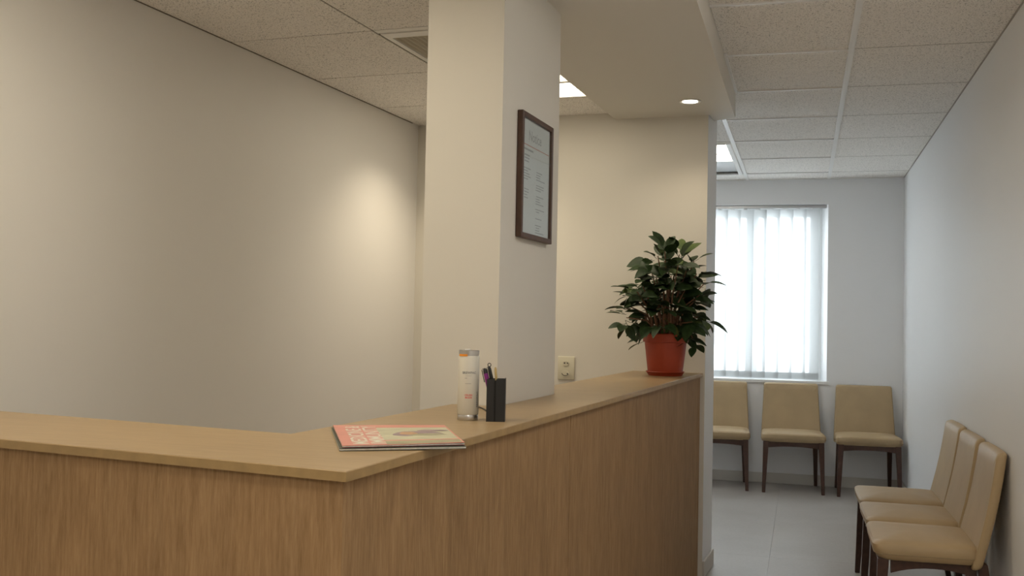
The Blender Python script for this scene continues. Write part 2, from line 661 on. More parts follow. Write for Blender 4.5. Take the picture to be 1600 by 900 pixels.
# ------------------------------------------------------------------ light fittings
def flush_light(fr, cell, z, lens, label, group, split='b', n=2):
    a0, a1, b0, b1 = cell
    g = 0.004
    t = thing('ceiling_light', label, 'light', fr((a0 + a1) / 2, (b0 + b1) / 2, z), 0, group)
    o = t.location.copy()

    def put(name, bm, mat):
        bmesh.ops.translate(bm, verts=list(bm.verts), vec=-o)
        return obj(name, bm, mat, t)
    bm = bmesh.new()
    w = 0.016
    fbox(bm, fr, a0 + g, a0 + w, b0 + g, b1 - g, z, z + 0.05)
    fbox(bm, fr, a1 - w, a1 - g, b0 + g, b1 - g, z, z + 0.05)
    fbox(bm, fr, a0 + w, a1 - w, b0 + g, b0 + w, z, z + 0.05)
    fbox(bm, fr, a0 + w, a1 - w, b1 - w, b1 - g, z, z + 0.05)
    fbox(bm, fr, a0 + g, a1 - g, b0 + g, b1 - g, z + 0.05, z + 0.06)
    put('frame', bm, M['white'])
    for k in range(n):
        c0 = b0 + w + (b1 - b0 - 2 * w) * k / n + 0.005
        c1 = b0 + w + (b1 - b0 - 2 * w) * (k + 1) / n - 0.005
        bm = bmesh.new(); fbox(bm, fr, a0 + w + 0.001, a1 - w - 0.001, c0, c1, z + 0.006, z + 0.012)
        put('diffuser', bm, lens)
    for k in range(1, n):
        c = b0 + w + (b1 - b0 - 2 * w) * k / n
        bm = bmesh.new(); fbox(bm, fr, a0 + w, a1 - w, c - 0.018, c + 0.018, z - 0.003, z + 0.014)
        put('divider', bm, M['white'])
    return t


flush_light(A, office_cells[1], ZO, M['lens_office'], 'glowing square ceiling light by the pillar, cut off by the white beam', None)
for j, where in ((5, 'above the side wing of the desk'), (9, 'behind the viewer in the office ceiling')):
    flush_light(A, office_cells[j], ZO, M['lens_desk'], 'square office ceiling light out of view ' + where, 'office lights out of view')
for c in lobby_cells:
    where = 'between the beam and the side wall' if c[0] < 0 else ('beside the side wall, in front of the viewer, added to brighten that wall' if c[2] > 0 else 'beside the side wall, behind the viewer')
    flush_light(Wd, c, ZC, M['lens_fill' if c[2] > 2 else 'lens_lobby'], 'square lobby ceiling light out of view ' + where, 'lobby lights out of view')

# deep recessed fitting of the waiting room
LX0, LX1, LY0, LY1 = -1.112 + 0.015, -0.463 - 0.015, 6.892 + 0.01, 8.382 - 0.01
tw = thing('ceiling_light', 'deep recessed ceiling light with two glowing panels near the window', 'light', ((LX0 + LX1) / 2, (LY0 + LY1) / 2, ZC))
o = tw.location.copy()
def putw(name, bm, mat):
    bmesh.ops.translate(bm, verts=list(bm.verts), vec=-o)
    return obj(name, bm, mat, tw)
bm = bmesh.new(); R_ = 0.105; fw = 0.035
fbox(bm, Wd, LX0, LX0 + fw, LY0, LY1, ZC - 0.012, ZC + 0.004)
fbox(bm, Wd, LX1 - fw, LX1, LY0, LY1, ZC - 0.012, ZC + 0.004)
fbox(bm, Wd, LX0 + fw, LX1 - fw, LY0, LY0 + fw, ZC - 0.012, ZC + 0.004)
fbox(bm, Wd, LX0 + fw, LX1 - fw, LY1 - fw, LY1, ZC - 0.012, ZC + 0.004)
bevel(bm, 0.004, 1)
putw('frame', bm, M['grid'])
bm = bmesh.new()
fbox(bm, Wd, LX0 + .02, LX1 - .02, LY0 + .02, LY1 - .02, ZC + 0.045, ZC + 0.06)
putw('housing', bm, M['white'])
ys = [LY0 + fw, 7.375, 7.725]
for k in range(2):
    bm = bmesh.new(); fbox(bm, Wd, LX0 + fw + .002, LX1 - fw - .002, ys[k] + .005, ys[k + 1] - .005, ZC + .004, ZC + .012)
    putw('diffuser', bm, M['lens_wait'])
bm = bmesh.new(); fbox(bm, Wd, LX0 + fw, LX1 - fw, 7.364, 7.386, ZC - .004, ZC + .010)
putw('divider', bm, M['grid'])
bm = bmesh.new()
hexa(bm, [Wd(LX0 + fw, 7.735, ZC + .004), Wd(LX1 - fw, 7.735, ZC + .004), Wd(LX1 - fw, LY1 - fw, ZC + .012), Wd(LX0 + fw, LY1 - fw, ZC + .012),
          Wd(LX0 + fw, 7.735, ZC + .010), Wd(LX1 - fw, 7.735, ZC + .010), Wd(LX1 - fw, LY1 - fw, ZC + .018), Wd(LX0 + fw, LY1 - fw, ZC + .018)])
putw('blank_panel', bm, M['rail'])

# downlights in the beam
def downlight(u, v, label, group=None, z=ZS, power=P_DOWN):
    t = thing('downlight', label, 'light', A(u, v, z), 0, group)
    bm = bmesh.new()
    lathe(bm, [(0.038, 0.0), (0.052, 0.0), (0.054, -0.003), (0.050, -0.006), (0.038, -0.003)], 32, False, False)
    obj('trim_ring', bm, M['white'], t, True)
    bm = bmesh.new(); lathe(bm, [(0.037, -0.004), (0.037, -0.001)], 32)
    obj('lens', bm, M['lens_down'], t)
    ld = bpy.data.lights.new('downlight', 'SPOT')
    ld.energy = power; ld.color = DOWN; ld.spot_size = math.radians(125); ld.spot_blend = 0.9; ld.shadow_soft_size = 0.035
    lo = bpy.data.objects.new('lamp', ld); COL.objects.link(lo); lo.parent = t; lo.location = (0, 0, -0.012)
    return t
downlight(-0.84, 4.965, 'small round recessed downlight glowing in the beam above the plant')
downlight(-2.03, 4.90, 'round recessed downlight in the office ceiling hidden behind the pillar', None, ZO, P_OFFICE)
for v, where in ((0.75, 'in front of the desk corner'), (-1.35, 'behind the viewer')):
    downlight(-0.84, v, 'small round recessed downlight in the beam out of view ' + where, 'downlights out of view')

# air vent in the office ceiling
a0, a1, b0, b1 = vent_cell
tv = thing('ceiling_vent', 'square ceiling vent with slatted grille beside the pillar', 'vent', A((a0 + a1) / 2, (b0 + b1) / 2, ZO))
o = tv.location.copy()
def putv(name, bm, mat):
    bmesh.ops.translate(bm, verts=list(bm.verts), vec=-o)
    return obj(name, bm, mat, tv)
bm = bmesh.new(); w0, w1 = 0.012, 0.075
for (p0, p1, q0, q1) in ((a0 + w0, a0 + .035, b0 + w1 - .03, b1 - w0), (a1 - .04, a1 - w0, b0 + w1 - .03, b1 - w0), (a0 + .035, a1 - .04, b0 + w1 - .03, b0 + w1 + .03), (a0 + .035, a1 - .04, b1 - .05, b1 - w0)):
    fbox(bm, A, p0, p1, q0, q1, ZO - 0.004, ZO + 0.012)
putv('frame', bm, M['white'])
bm = bmesh.new()
fbox(bm, A, a0 + .003, a1 - .003, b0 + .003, b0 + w1 - .033, ZO, ZO + 0.012)
putv('filler_strip', bm, M['white'])
bm = bmesh.new(); fbox(bm, A, a0 + .01, a1 - .01, b0 + .01, b1 - .01, ZO + 0.05, ZO + 0.06)
putv('duct', bm, M['duct'])
ns = 20
for k in range(ns):
    u = a0 + .042 + (a1 - a0 - .085) * k / (ns - 1)
    bm = bmesh.new()
    hexa(bm, [A(u - .008, b0 + w1 + .028, ZO + .001), A(u - .005, b0 + w1 + .028, ZO + .001), A(u - .005, b1 - .048, ZO + .001), A(u - .008, b1 - .048, ZO + .001),
              A(u + .008, b0 + w1 + .028, ZO + .018), A(u + .011, b0 + w1 + .028, ZO + .018), A(u + .011, b1 - .048, ZO + .018), A(u + .008, b1 - .048, ZO + .018)])
    putv('slat', bm, M['grille'])

# ------------------------------------------------------------------ window and blind
win = holder('window_1', (0, YF, 0))
def putn(name, bm, mat):
    bmesh.ops.translate(bm, verts=list(bm.verts), vec=Vector((0, -YF, 0)))
    return obj(name, bm, mat, win)
FX0, FX1, FY0, FY1 = WX0, WX1 - 0.045, YF + 0.13, YF + 0.19
bm = bmesh.new()
fbox(bm, Wd, FX0, FX0 + .045, FY0, FY1, WZ0 + 0.0, WZ1)
fbox(bm, Wd, FX1 - .045, FX1, FY0, FY1, WZ0 + 0.0, WZ1)
fbox(bm, Wd, FX0 + .045, FX1 - .045, FY0, FY1, WZ1 - .06, WZ1)
fbox(bm, Wd, FX0 + .045, FX1 - .045, FY0, FY1, WZ0 + 0.0, WZ0 + .03)
putn('window_frame', bm, M['upvc'])
XM = -0.425
for (x0, x1) in ((FX0 + .045, -1.06), (-1.06, XM), (XM, FX1 - .045)):  # leftmost sash is unseen, added with the widened opening
    bm = bmesh.new(); z0, z1, s = WZ0 + .03, WZ1 - .06, .05
    yy0, yy1 = FY0 + (.0 if x0 > -0.6 else .022), FY1 - .01
    fbox(bm, Wd, x0, x0 + s, yy0, yy1, z0, z1)
    fbox(bm, Wd, x1 - s, x1, yy0, yy1, z0, z1)
    fbox(bm, Wd, x0 + s, x1 - s, yy0, yy1, z1 - s * .7, z1)
    fbox(bm, Wd, x0 + s, x1 - s, yy0, yy1, z0, z0 + s * .6)
    putn('sash', bm, M['upvc'])
    bm = bmesh.new(); fbox(bm, Wd, x0 + s, x1 - s, FY0 + .030, FY0 + .034, z0 + s * .6, z1 - s * .7)
    putn('pane', bm, M['glass'])
bm = bmesh.new(); fbox(bm, Wd, WX0 - .02, WX1 + .02, YF - .016, YF - .0, WZ0 - .026, WZ0); bevel(bm, .004, 2)
putn('sill', bm, M['upvc'])

bl = thing('vertical_blind', 'white vertical blind of translucent slats drawn across the window', 'blind', (0, YF + 0.055, 0))
bm = bmesh.new(); fbox(bm, Wd, WX0 + .01, WX1 - .012, -.02, .02, WZ1 - .026, WZ1 - .002); bevel(bm, .003, 1)
obj('head_rail', bm, M['rail'], bl)
SLW, SLP = 0.136, 0.1065
x = WX1 - 0.062 - SLW / 2
rnd = random.Random(4)
first = None
k = 0
while x > WX0 + .05:
    ang = math.radians(-11 + rnd.uniform(-2, 2))
    if first is None:
        bm = bmesh.new()
        nx, z0, z1 = 8, WZ0 + .012, WZ1 - .036
        rows = []
        for z in (z0, z0 + .06, z0 + .5, z1):
            rows.append([bm.verts.new((-SLW / 2 + SLW * i / nx, -0.010 * (1 - (2 * i / nx - 1) ** 2), z)) for i in range(nx + 1)])
        for a, b in zip(rows, rows[1:]):
            bridge(bm, a, b, False)
        sl = obj('slat', bm, M['blind'], bl, True)
        bm = bmesh.new()
        rows = []
        for z in (z0 + .003, z0 + .052):
            rows.append([bm.verts.new((-SLW / 2 + .004 + (SLW - .008) * i / nx, .0015 - 0.010 * (1 - (2 * i / nx - 1) ** 2), z)) for i in range(nx + 1)])
        bridge(bm, rows[0], rows[1], False)
        wt = obj('slat_weight', bm, M['blind'], sl, True)
        bm = bmesh.new(); fbox(bm, Wd, -.012, .012, -.006, .006, z1 - .004, z1 + .012)
        hk = obj('hanger', bm, M['upvc'], sl)
        first = sl
    else:
        sl = first.copy(); COL.objects.link(sl); sl.parent = bl
        for ch in first.children:
            c = ch.copy(); COL.objects.link(c); c.parent = sl
    sl.location = (x, (0.004 if k % 2 else 0.0), 0)
    sl.rotation_euler = (0, 0, ang)
    x -= SLP
    k += 1

# ================================================================== THE RECEPTION DESK
desk = thing('reception_desk', 'oak veneered reception desk with angled front and light laminate top', 'desk', A(-0.9, 3.0, 0), 0)
o = desk.location.copy()
def putd(name, bm, mats, parent=desk):
    bmesh.ops.translate(bm, verts=list(bm.verts), vec=-o)
    return obj(name, bm, mats, parent)
C0 = Wd(-0.723, 1.566); C0 = A(-0.815, C0.dot(DA))
EL = Vector((-0.9886, 0.1513, 0)).normalized()
IN = A(-1.181, 0) + DA * Vector((-1.062, 2.015, 0)).dot(DA)
def to_left(p):          # follow the side wing to the office wall
    s = (U_LEFT + 0.002 - p.dot(NA)) / EL.dot(NA)
    return p + EL * s
top_pts = [C0, A(-0.815, V_BACK - .002), A(-1.181, V_BACK - .002), A(-1.181, PV1 + .002), A(PU1 + .002, PV1 + .002), A(PU1 + .002, PV0 - .002), A(-1.181, PV0 - .002), IN, to_left(IN), to_left(C0)]
bm = bmesh.new()
fs = quadbox(bm, top_pts, ZK - 0.0175, ZK)
bmesh.ops.recalc_face_normals(bm, faces=list(bm.faces))
for f in bm.faces:
    if abs(f.normal.z) < 0.5:
        f.material_index = 1
es = [e for e in bm.edges if all(abs(v.co.z - ZK) < 1e-5 for v in e.verts)]
bmesh.ops.bevel(bm, geom=es, offset=0.0015, segments=1, affect='EDGES')
putd('countertop', bm, [M['top'], M['edge']])
ZP = ZK - 0.0175
OV, TH = 0.013, 0.02
ub = -0.815 - OV
VS = 2.909
PN = Vector((-EL.y, EL.x, 0))
if PN.y < 0:
    PN = -PN                                  # into the desk from the wing's front
def wing(off):
    return C0 + PN * off
# corner point where the faces of both panels meet
def meet(off_u, off_w):
    p = wing(off_w)
    s = (off_u - p.dot(NA)) / EL.dot(NA)
    return p + EL * s
cq = meet(ub, OV)
v_c = cq.dot(DA)
panels = []
bm = bmesh.new(); fbox(bm, A, ub - TH, ub, v_c + .0005, VS - .0018, 0, ZP - .0005)
putd('front_panel', bm, M['panel'])
bm = bmesh.new(); fbox(bm, A, ub - TH, ub, VS + .0018, V_BACK - .003, 0, ZP - .0005)
putd('front_panel', bm, M['panel'])
bm = bmesh.new()
pa, pb = meet(ub - .0005, OV), meet(ub - TH - .001, OV)
quadbox(bm, [cq, to_left(cq), to_left(cq) + PN * TH, meet(ub - TH - .0005, OV + TH), pb], 0, ZP - .0005) if False else \
    quadbox(bm, [cq - DA * .0003, to_left(cq), to_left(cq) + PN * TH, cq + PN * TH + EL * (TH + .004), cq + EL * (TH + .0012) * 1.0], 0, ZP - .0005)
wing_panel = putd('front_panel', bm, M['panel'])
wing_panel['label'] = 'broad oak panel under the side wing'
# unseen inner panels, added to keep light from passing through the desk
bm = bmesh.new(); fbox(bm, A, -1.165, -1.147, 1.98, PV0 - .004, 0, ZP - .0005)
putd('light_block_panel', bm, M['panel'])
bm = bmesh.new(); fbox(bm, A, -1.165, -1.147, PV1 + .004, V_BACK - .003, 0, ZP - .0005)
putd('light_block_panel', bm, M['panel'])
bm = bmesh.new()
q = IN - PN * .018
quadbox(bm, [q + EL * .02, to_left(q), to_left(q) - PN * .018, q + EL * .02 - PN * .018], 0, ZP - .0005)
putd('light_block_panel', bm, M['panel'])

# ================================================================== CHAIRS
def rounded_outline(wf, wb, d, r, n=7):
    """trapezoid outline, front at -d/2 (width wf), back at +d/2 (width wb), rounded corners"""
    cs = [(-wf / 2, -d / 2), (wf / 2, -d / 2), (wb / 2, d / 2), (-wb / 2, d / 2)]
    pts = []
    for i in range(4):
        p = Vector(cs[i]); a = (Vector(cs[i - 1]) - p).normalized(); b = (Vector(cs[(i + 1) % 4]) - p).normalized()
        s, e = p + a * r, p + b * r
        for k in range(n):
            t = k / (n - 1)
            pts.append(s * (1 - t) ** 2 + p * 2 * t * (1 - t) + e * t ** 2)
    # straight runs get a midpoint each so that doming stays even
    out = []
    for i, p in enumerate(pts):
        out.append(p)
        if (i + 1) % n == 0:
            q = pts[(i + 1) % len(pts)]
            for t in (0.2, 0.4, 0.6, 0.8):
                out.append(p.lerp(q, t))
    return out


def cushion(bm, outline, th, dome, rnd, fn, under=0.0):
    """domed pad: outline in plan, fn maps (x, y, h) to a point"""
    def rg(s, h):
        return ring(bm, [fn(p.x * s, p.y * s, h) for p in outline])
    k = 1 - rnd / 0.22
    levels = [(k - .05, 0.0), (1 - rnd * 1.1, 0.0), (1 - rnd * .3, th * .14), (1.0, th * .36), (1.0, th * .60), (1 - rnd * .35, th * .86), (1 - rnd * 1.1, th)]
    rings = [rg(s, h) for s, h in levels]
    for s in (0.8, 0.6, 0.4, 0.2):
        rings.append(rg(s * (1 - rnd * 1.1), th + dome * (1 - s * s)))
    for a, b in zip(rings, rings[1:]):
        bridge(bm, a, b)
    bm.faces.new(rings[-1])
    bm.faces.new(list(reversed(rings[0])))


def leg_mesh(bm, top, bot, wt, wb):
    hexa(bm, [(bot[0] - wb, bot[1] - wb, bot[2]), (bot[0] + wb, bot[1] - wb, bot[2]), (bot[0] + wb, bot[1] + wb, bot[2]), (bot[0] - wb, bot[1] + wb, bot[2]),
              (top[0] - wt, top[1] - wt, top[2]), (top[0] + wt, top[1] - wt, top[2]), (top[0] + wt, top[1] + wt, top[2]), (top[0] - wt, top[1] + wt, top[2])])
    bevel(bm, 0.003, 2)


def apron(bm, p, q, zt, drop_end, drop_mid, th):
    p, q = Vector(p), Vector(q)
    d = (q - p).normalized(); nrm = Vector((-d.y, d.x, 0)) * th / 2
    n = 10
    rows = []
    for k in range(n + 1):
        t = k / n
        c = p.lerp(q, t)
        dz = drop_mid + (drop_end - drop_mid) * abs(2 * t - 1) ** 2.2
        rows.append(ring(bm, [(c - nrm).to_tuple()[:2] + (zt - dz,), (c + nrm).to_tuple()[:2] + (zt - dz,), (c + nrm).to_tuple()[:2] + (zt,), (c - nrm).to_tuple()[:2] + (zt,)]))
    for a, b in zip(rows, rows[1:]):
        bridge(bm, a, b)
    bm.faces.new(rows[0]); bm.faces.new(list(reversed(rows[-1])))


SEAT_Z = 0.392
def make_chair():
    t = thing('waiting_chair', '', 'chair')
    bm = bmesh.new()
    ol = rounded_outline(0.490, 0.462, 0.396, 0.050)
    cushion(bm, ol, 0.066, 0.020, 0.05, lambda x, y, h: (x, y - 0.042 - .004 * math.cos(x * 6) + (max(0.0, 1 - h / .05) * .020 if y < -.1 else 0.0), SEAT_Z + h))
    seat = obj('seat', bm, M['leather'], t, True)
    bm = bmesh.new()
    pts = [Vector((p.x * 1.0015, p.y * 1.0015 - .0455 + (.0105 if p.y < -.1 else 0), SEAT_Z + .024)) for p in ol]
    tube(bm, pts + [pts[0]], 0.0016, 5)
    obj('seam', bm, M['seam'], seat, True)
    bm = bmesh.new()
    hb = 0.460
    ol = rounded_outline(0.470, 0.425, hb, 0.020)
    lean = math.radians(11.5)
    z0, y0 = 0.380, 0.160

    def fn(x, y, h):
        s = y + hb / 2
        hh = h - 0.010 * math.sin(math.pi * min(1, max(0, s / hb))) + 0.10 * x * x
        return (x, y0 + s * math.sin(lean) - (hh - .0) * math.cos(lean) * 1.0, z0 + s * math.cos(lean) - hh * math.sin(lean) * -1.0 * -1)
    cushion(bm, ol, 0.038, 0.004, 0.030, fn)
    obj('backrest', bm, M['leather'], t, True)
    tz = SEAT_Z + .004
    for s in (-1, 1):
        bm = bmesh.new(); leg_mesh(bm, (s * .207, -.198, tz), (s * .222, -.218, 0), .021, .0125)
        obj('leg', bm, M['walnut'], t)
    for s in (-1, 1):
        bm = bmesh.new(); leg_mesh(bm, (s * .190, .160, tz), (s * .203, .232, 0), .020, .0125)
        obj('leg', bm, M['walnut'], t)
    for (p, q, a, b) in (((-.188, -.200, 0), (.188, -.200, 0), .048, .036), ((-.172, .165, 0), (.172, .165, 0), .05, .04),
                         ((-.205, -.17, 0), (-.190, .142, 0), .056, .030), ((.205, -.17, 0), (.190, .142, 0), .056, .030)):
        bm = bmesh.new(); apron(bm, p, q, tz - .001, a, b, .02)
        obj('apron', bm, M['walnut'], t)
    return t


proto = make_chair()
CH = [
    (-0.645, 8.47, 3, 'tan leather chair under the window, half hidden by the wall end'),
    (-0.080, 8.49, 4, 'tan leather chair wholly in view below the window blind'),
    (0.480, 8.495, 3, 'tan leather chair in the far corner, between the window and the side wall'),
    (0.508, 5.560, -89, 'tan leather chair against the side wall, farthest from the viewer in its row of three'),
    (0.508, 5.040, -89, 'tan leather chair against the side wall, the middle one of its row of three'),
    (0.508, 4.525, -90, 'tan leather chair against the side wall, closest to the viewer in its row of three'),
]
for k, (x, y, a, lab) in enumerate(CH):
    c = proto if k == 0 else dup(proto)
    c.location = (x, y, 0)
    c.rotation_euler = (0, 0, math.radians(a))
    tag(c, lab, 'chair', 'tan leather waiting room chairs')

# ================================================================== FRAMED NOTICE
FV0, FV1, FZ0, FZ1 = 2.990, 3.312, 1.556, 1.950
fr_t = thing('framed_notice', 'dark wooden frame with a printed notice hung on the cream pillar', 'picture frame', A(PU1, (FV0 + FV1) / 2, (FZ0 + FZ1) / 2), -TA)
# local frame of the empty: x out of the pillar, y along it
def lb(bm, x0, x1, y0, y1, z0, z1):
    fbox(bm, Wd, x0, x1, y0, y1, z0, z1)
hw, hh, fd = (FV1 - FV0) / 2, (FZ1 - FZ0) / 2, 0.020
for (y0, y1, z0, z1) in ((-hw, -hw + .016, -hh, hh), (hw - .016, hw, -hh, hh), (-hw + .016, hw - .016, hh - .016, hh), (-hw + .016, hw - .016, -hh, -hh + .016)):
    bm = bmesh.new(); lb(bm, 0.001, fd, y0, y1, z0, z1); bevel(bm, .0015, 1)
    obj('frame_rail', bm, M['frame'], fr_t)
bm = bmesh.new(); lb(bm, .001, .011, -hw + .0165, hw - .0165, -hh + .0165, hh - .0165)
sheet = obj('notice_sheet', bm, M['paper'], fr_t)
bm = bmesh.new(); lb(bm, .0135, .0145, -hw + .0162, hw - .0162, -hh + .0162, hh - .0162)
obj('glazing', bm, M['glass'], fr_t)
def on_sheet(me, name, y, z):
    ob = bpy.data.objects.new(name, me); COL.objects.link(ob); ob.parent = sheet
    ob.matrix_local = Matrix.Translation((.0113, y, z)) @ Matrix(((0, 0, 1, 0), (1, 0, 0, 0), (0, 1, 0, 0), (0, 0, 0, 1)))
    return ob
on_sheet(text_mesh('Notice', 0.047, M['ink'], bold=0.0004), 'heading', -.012, hh - .066)
def strip(rows, mat, name):
    bm = bmesh.new()
    for (y0, y1, z, h) in rows:
        fbox(bm, Wd, .0108, .01135, y0, y1, z - h / 2, z + h / 2)
    return obj(name, bm, mat, sheet)
strip([(-hw + .022, hw - .024, hh - .098, .003)], M['red_ink'], 'red_rule')
rr = random.Random(9)
rows = [(-.125, -.03, hh - .112, .006)]
for k in range(3):
    rows.append((-.115, -.115 + rr.uniform(.04, .06), hh - .130 - .010 * k, .004))
for k in range(5):
    rows.append((-.120, -.120 + rr.uniform(.04, .07), hh - .172 - .0085 * k, .0035))
for k in range(4):
    rows.append((-.115, -.115 + rr.uniform(.03, .055), hh - .238 - .009 * k, .003))
for z, n in ((.172, 4), (.214, 3), (.250, 4), (.292, 2), (.322, 1), (.344, 4)):
    for k in range(n):
        rows.append((.000 + rr.uniform(0, .01), .04 + rr.uniform(.0, .06), hh - z - .008 * k, .003))
pl = strip(rows, M['ink'], 'printed_lines'); pl['kind'] = 'stuff'

# ================================================================== WALL OUTLET
ot = thing('wall_outlet', 'ivory double wall outlet low on the wall behind the desk', 'outlet', A(-1.545, V_BACK, 1.045), -TA)
bm = bmesh.new(); fbox(bm, Wd, -.047, .047, -.009, 0, -.062, .062); bevel(bm, .004, 2)
obj('cover_plate', bm, M['outlet'], ot, True)
def disc(name, x, z, rx, rz, y0, y1, mat, rot=0):
    bm = bmesh.new()
    a = ring(bm, [(x + rx * math.cos(q) * math.cos(rot) - rz * math.sin(q) * math.sin(rot), y0, z + rx * math.cos(q) * math.sin(rot) + rz * math.sin(q) * math.cos(rot)) for q in [2 * math.pi * k / 24 for k in range(24)]])
    b = ring(bm, [(v.co.x, y1, v.co.z) for v in a])
    bridge(bm, a, b); bm.faces.new(a); bm.faces.new(list(reversed(b)))
    return obj(name, bm, mat, ot, True)
disc('socket', 0, .025, .017, .014, -.013, -.008, M['outlet'])
disc('socket', -.002, -.026, .020, .013, -.013, -.008, M['outlet'], -.35)
for (x, z, r) in ((-.007, .027, .0048), (.009, .027, .0040), (.010, -.030, .0045)):
    disc('hole', x, z, r, r * .8, -.0136, -.0128, M['dark'])
bm = bmesh.new()
pts = [(-.002 + .0195 * math.cos(q), -.0134, -.026 + .0135 * math.sin(q)) for q in [math.radians(185 + 13 * k) for k in range(12)]]
tube(bm, pts, .0014, 5)
obj('shutter_edge', bm, M['dark'], ot)

# ================================================================== POTTED PLANT
PLU, PLV = -0.940, 4.955
plant = thing('potted_plant', 'bushy green plant in an orange terracotta pot at the far end of the desk', 'plant', A(PLU, PLV, ZK), -TA)
bm = bmesh.new()
lathe(bm, [(0.080, 0.006), (0.0845, 0.022), (0.1005, 0.155), (0.1005, 0.160), (0.1085, 0.162), (0.1115, 0.199), (0.108, 0.203), (0.101, 0.201), (0.098, 0.17)], 40, True, False)
pot = obj('pot', bm, M['terracotta'], plant, True)
bm = bmesh.new()
lathe(bm, [(0.080, 0.0), (0.090, 0.016), (0.0945, 0.0185), (0.091, 0.022), (0.086, 0.0195), (0.079, 0.005)], 40, True, False)
obj('saucer', bm, M['terracotta'], plant, True)
bm = bmesh.new(); lathe(bm, [(0.0985, 0.17), (0.07, 0.182), (0.03, 0.188)], 24, False, True)
obj('soil', bm, M['soil'], plant, True)

CX = [(520, 75, 5), (625, 95, 6), (745, 145, 3), (480, 150, 5), (350, 225, 3), (440, 110, 2), (560, 215, 6), (655, 190, 5), (705, 235, 5), (795, 255, 4),
      (815, 325, 4), (740, 300, 4), (420, 280, 5), (285, 315, 2), (195, 395, 4), (175, 440, 3), (100, 540, 4), (175, 530, 4), (195, 625, 5), (270, 660, 4),
      (290, 400, 6), (390, 450, 6), (345, 375, 5), (475, 340, 6), (480, 420, 6), (560, 330, 6), (640, 330, 6), (600, 440, 5), (700, 390, 5),
      (785, 470, 5), (825, 430, 2), (730, 540, 5), (825, 600, 5), (775, 650, 5), (700, 630, 6), (620, 570, 6), (540, 540, 6), (450, 530, 6), (380, 520, 5),
      (300, 560, 5), (270, 600, 3), (420, 640, 4), (540, 640, 4), (600, 660, 4), (690, 720, 5), (300, 800, 2), (250, 770, 1), (762, 780, 2), (545, 790, 2),
      (440, 740, 3), (590, 730, 3), (650, 480, 4), (330, 480, 4), (500, 260, 5)]
PXM = 0.00314 / 5
rp = random.Random(8)
leaf_meshes = []
for kind in range(5):
    bm = bmesh.new()
    n = 6
    L, wv = 1.0, (0.31, 0.35, 0.28, 0.33, 0.27)[kind]
    curl, fold = (0.20, 0.34, 0.10, 0.26, 0.42)[kind], (0.12, 0.20, 0.16, 0.08, 0.14)[kind]
    rows = []
    for i in range(n + 1):
        t = i / n
        w = wv * (math.sin(math.pi * t ** 0.80) ** 0.80 if 0 < t < 1 else 0.012)
        z = -curl * t * t
        rows.append([bm.verts.new((-w, t * L, z + fold * w * 1.6)), bm.verts.new((0, t * L, z)), bm.verts.new((w, t * L, z + fold * w * 1.6))])
    for a, b in zip(rows, rows[1:]):
        bridge(bm, a, b, False)
    tube(bm, [(0, -.30, .02), (0, -.1, 0), (0, .02, 0)], .014, 4)
    leaf_meshes.append(mesh_of('leaf', bm, M['leaf'], True))
light_leaf = leaf_meshes[0].copy(); light_leaf.materials.clear(); light_leaf.materials.append(M['leaf_light'])
n_leaf = 0
for ci, (cx, cy, n) in enumerate(CX):
    px = (cx - 470) * PXM * .84 - .018
    pz = 0.19 - (cy - 815) * PXM * .93 - .025
    rad = 0.21 * math.sqrt(max(0.08, 1 - ((pz - 0.42) / 0.36) ** 2)) * (0.9 if abs(px) < .17 else .5)
    edge = n <= 3
    py = rp.uniform(-rad, rad * .8) * (0.35 if edge else 1.0)
    tip = Vector((px, py, pz))
    # the stem that carries this tuft
    base = Vector((px * .22 + rp.uniform(-.03, .03), py * .22 + rp.uniform(-.03, .03), 0.180))
    if cy < 740:
        midp = base.lerp(tip, .5) + Vector((-px * .10, 0, .02 + abs(px) * .10))
        bm = bmesh.new()
        tube(bm, [base, base.lerp(midp, .55) + Vector((0, 0, .01)), midp, midp.lerp(tip, .6), tip], [.0062, .0055, .0045, .0034, .0024], 6)
        obj('stem', bm, M['bark'], plant, True)
    else:
        bm = bmesh.new()
        tube(bm, [base + Vector((px * .5, 0, 0)), base.lerp(tip, .6) + Vector((0, 0, .05)), tip], [.003, .0026, .002], 5)
        obj('stem', bm, M['bark'], plant, True)
    a0 = rp.uniform(0, 6.28)
    out = Vector((px, py, 0.05)); out = out.normalized() if out.length > .02 else Vector((0, 0, 1))
    for k in range(n):
        ang = a0 + 2 * math.pi * k / n + rp.uniform(-.5, .5)
        d = Vector((math.cos(ang), math.sin(ang), rp.uniform(-.35, .55))) + out * .45
        if cy < 160:
            d += Vector((0, 0, .9))
        if cy > 580:
            d += Vector((0, 0, -.75))
        d.normalize()
        up = Vector((rp.uniform(-.5, .5), rp.uniform(-.9, .1), 1.0))
        z = (up - d * up.dot(d)).normalized()
        x_ = d.cross(z)
        s = rp.uniform(.066, .104) * (0.75 if edge else 1.0)
        me = light_leaf if rp.random() < .07 else leaf_meshes[rp.randrange(5)]
        lo = bpy.data.objects.new('leaf', me)
        COL.objects.link(lo)
        lo.parent = plant
        mt = Matrix((x_, d, z)).transposed().to_4x4()
        mt.translation = tip + d * (.3 * s) + Vector((rp.uniform(-.01, .01), rp.uniform(-.02, .02), rp.uniform(-.035, .01)))
        lo.matrix_local = mt @ Matrix.Scale(s, 4)
        n_leaf += 1

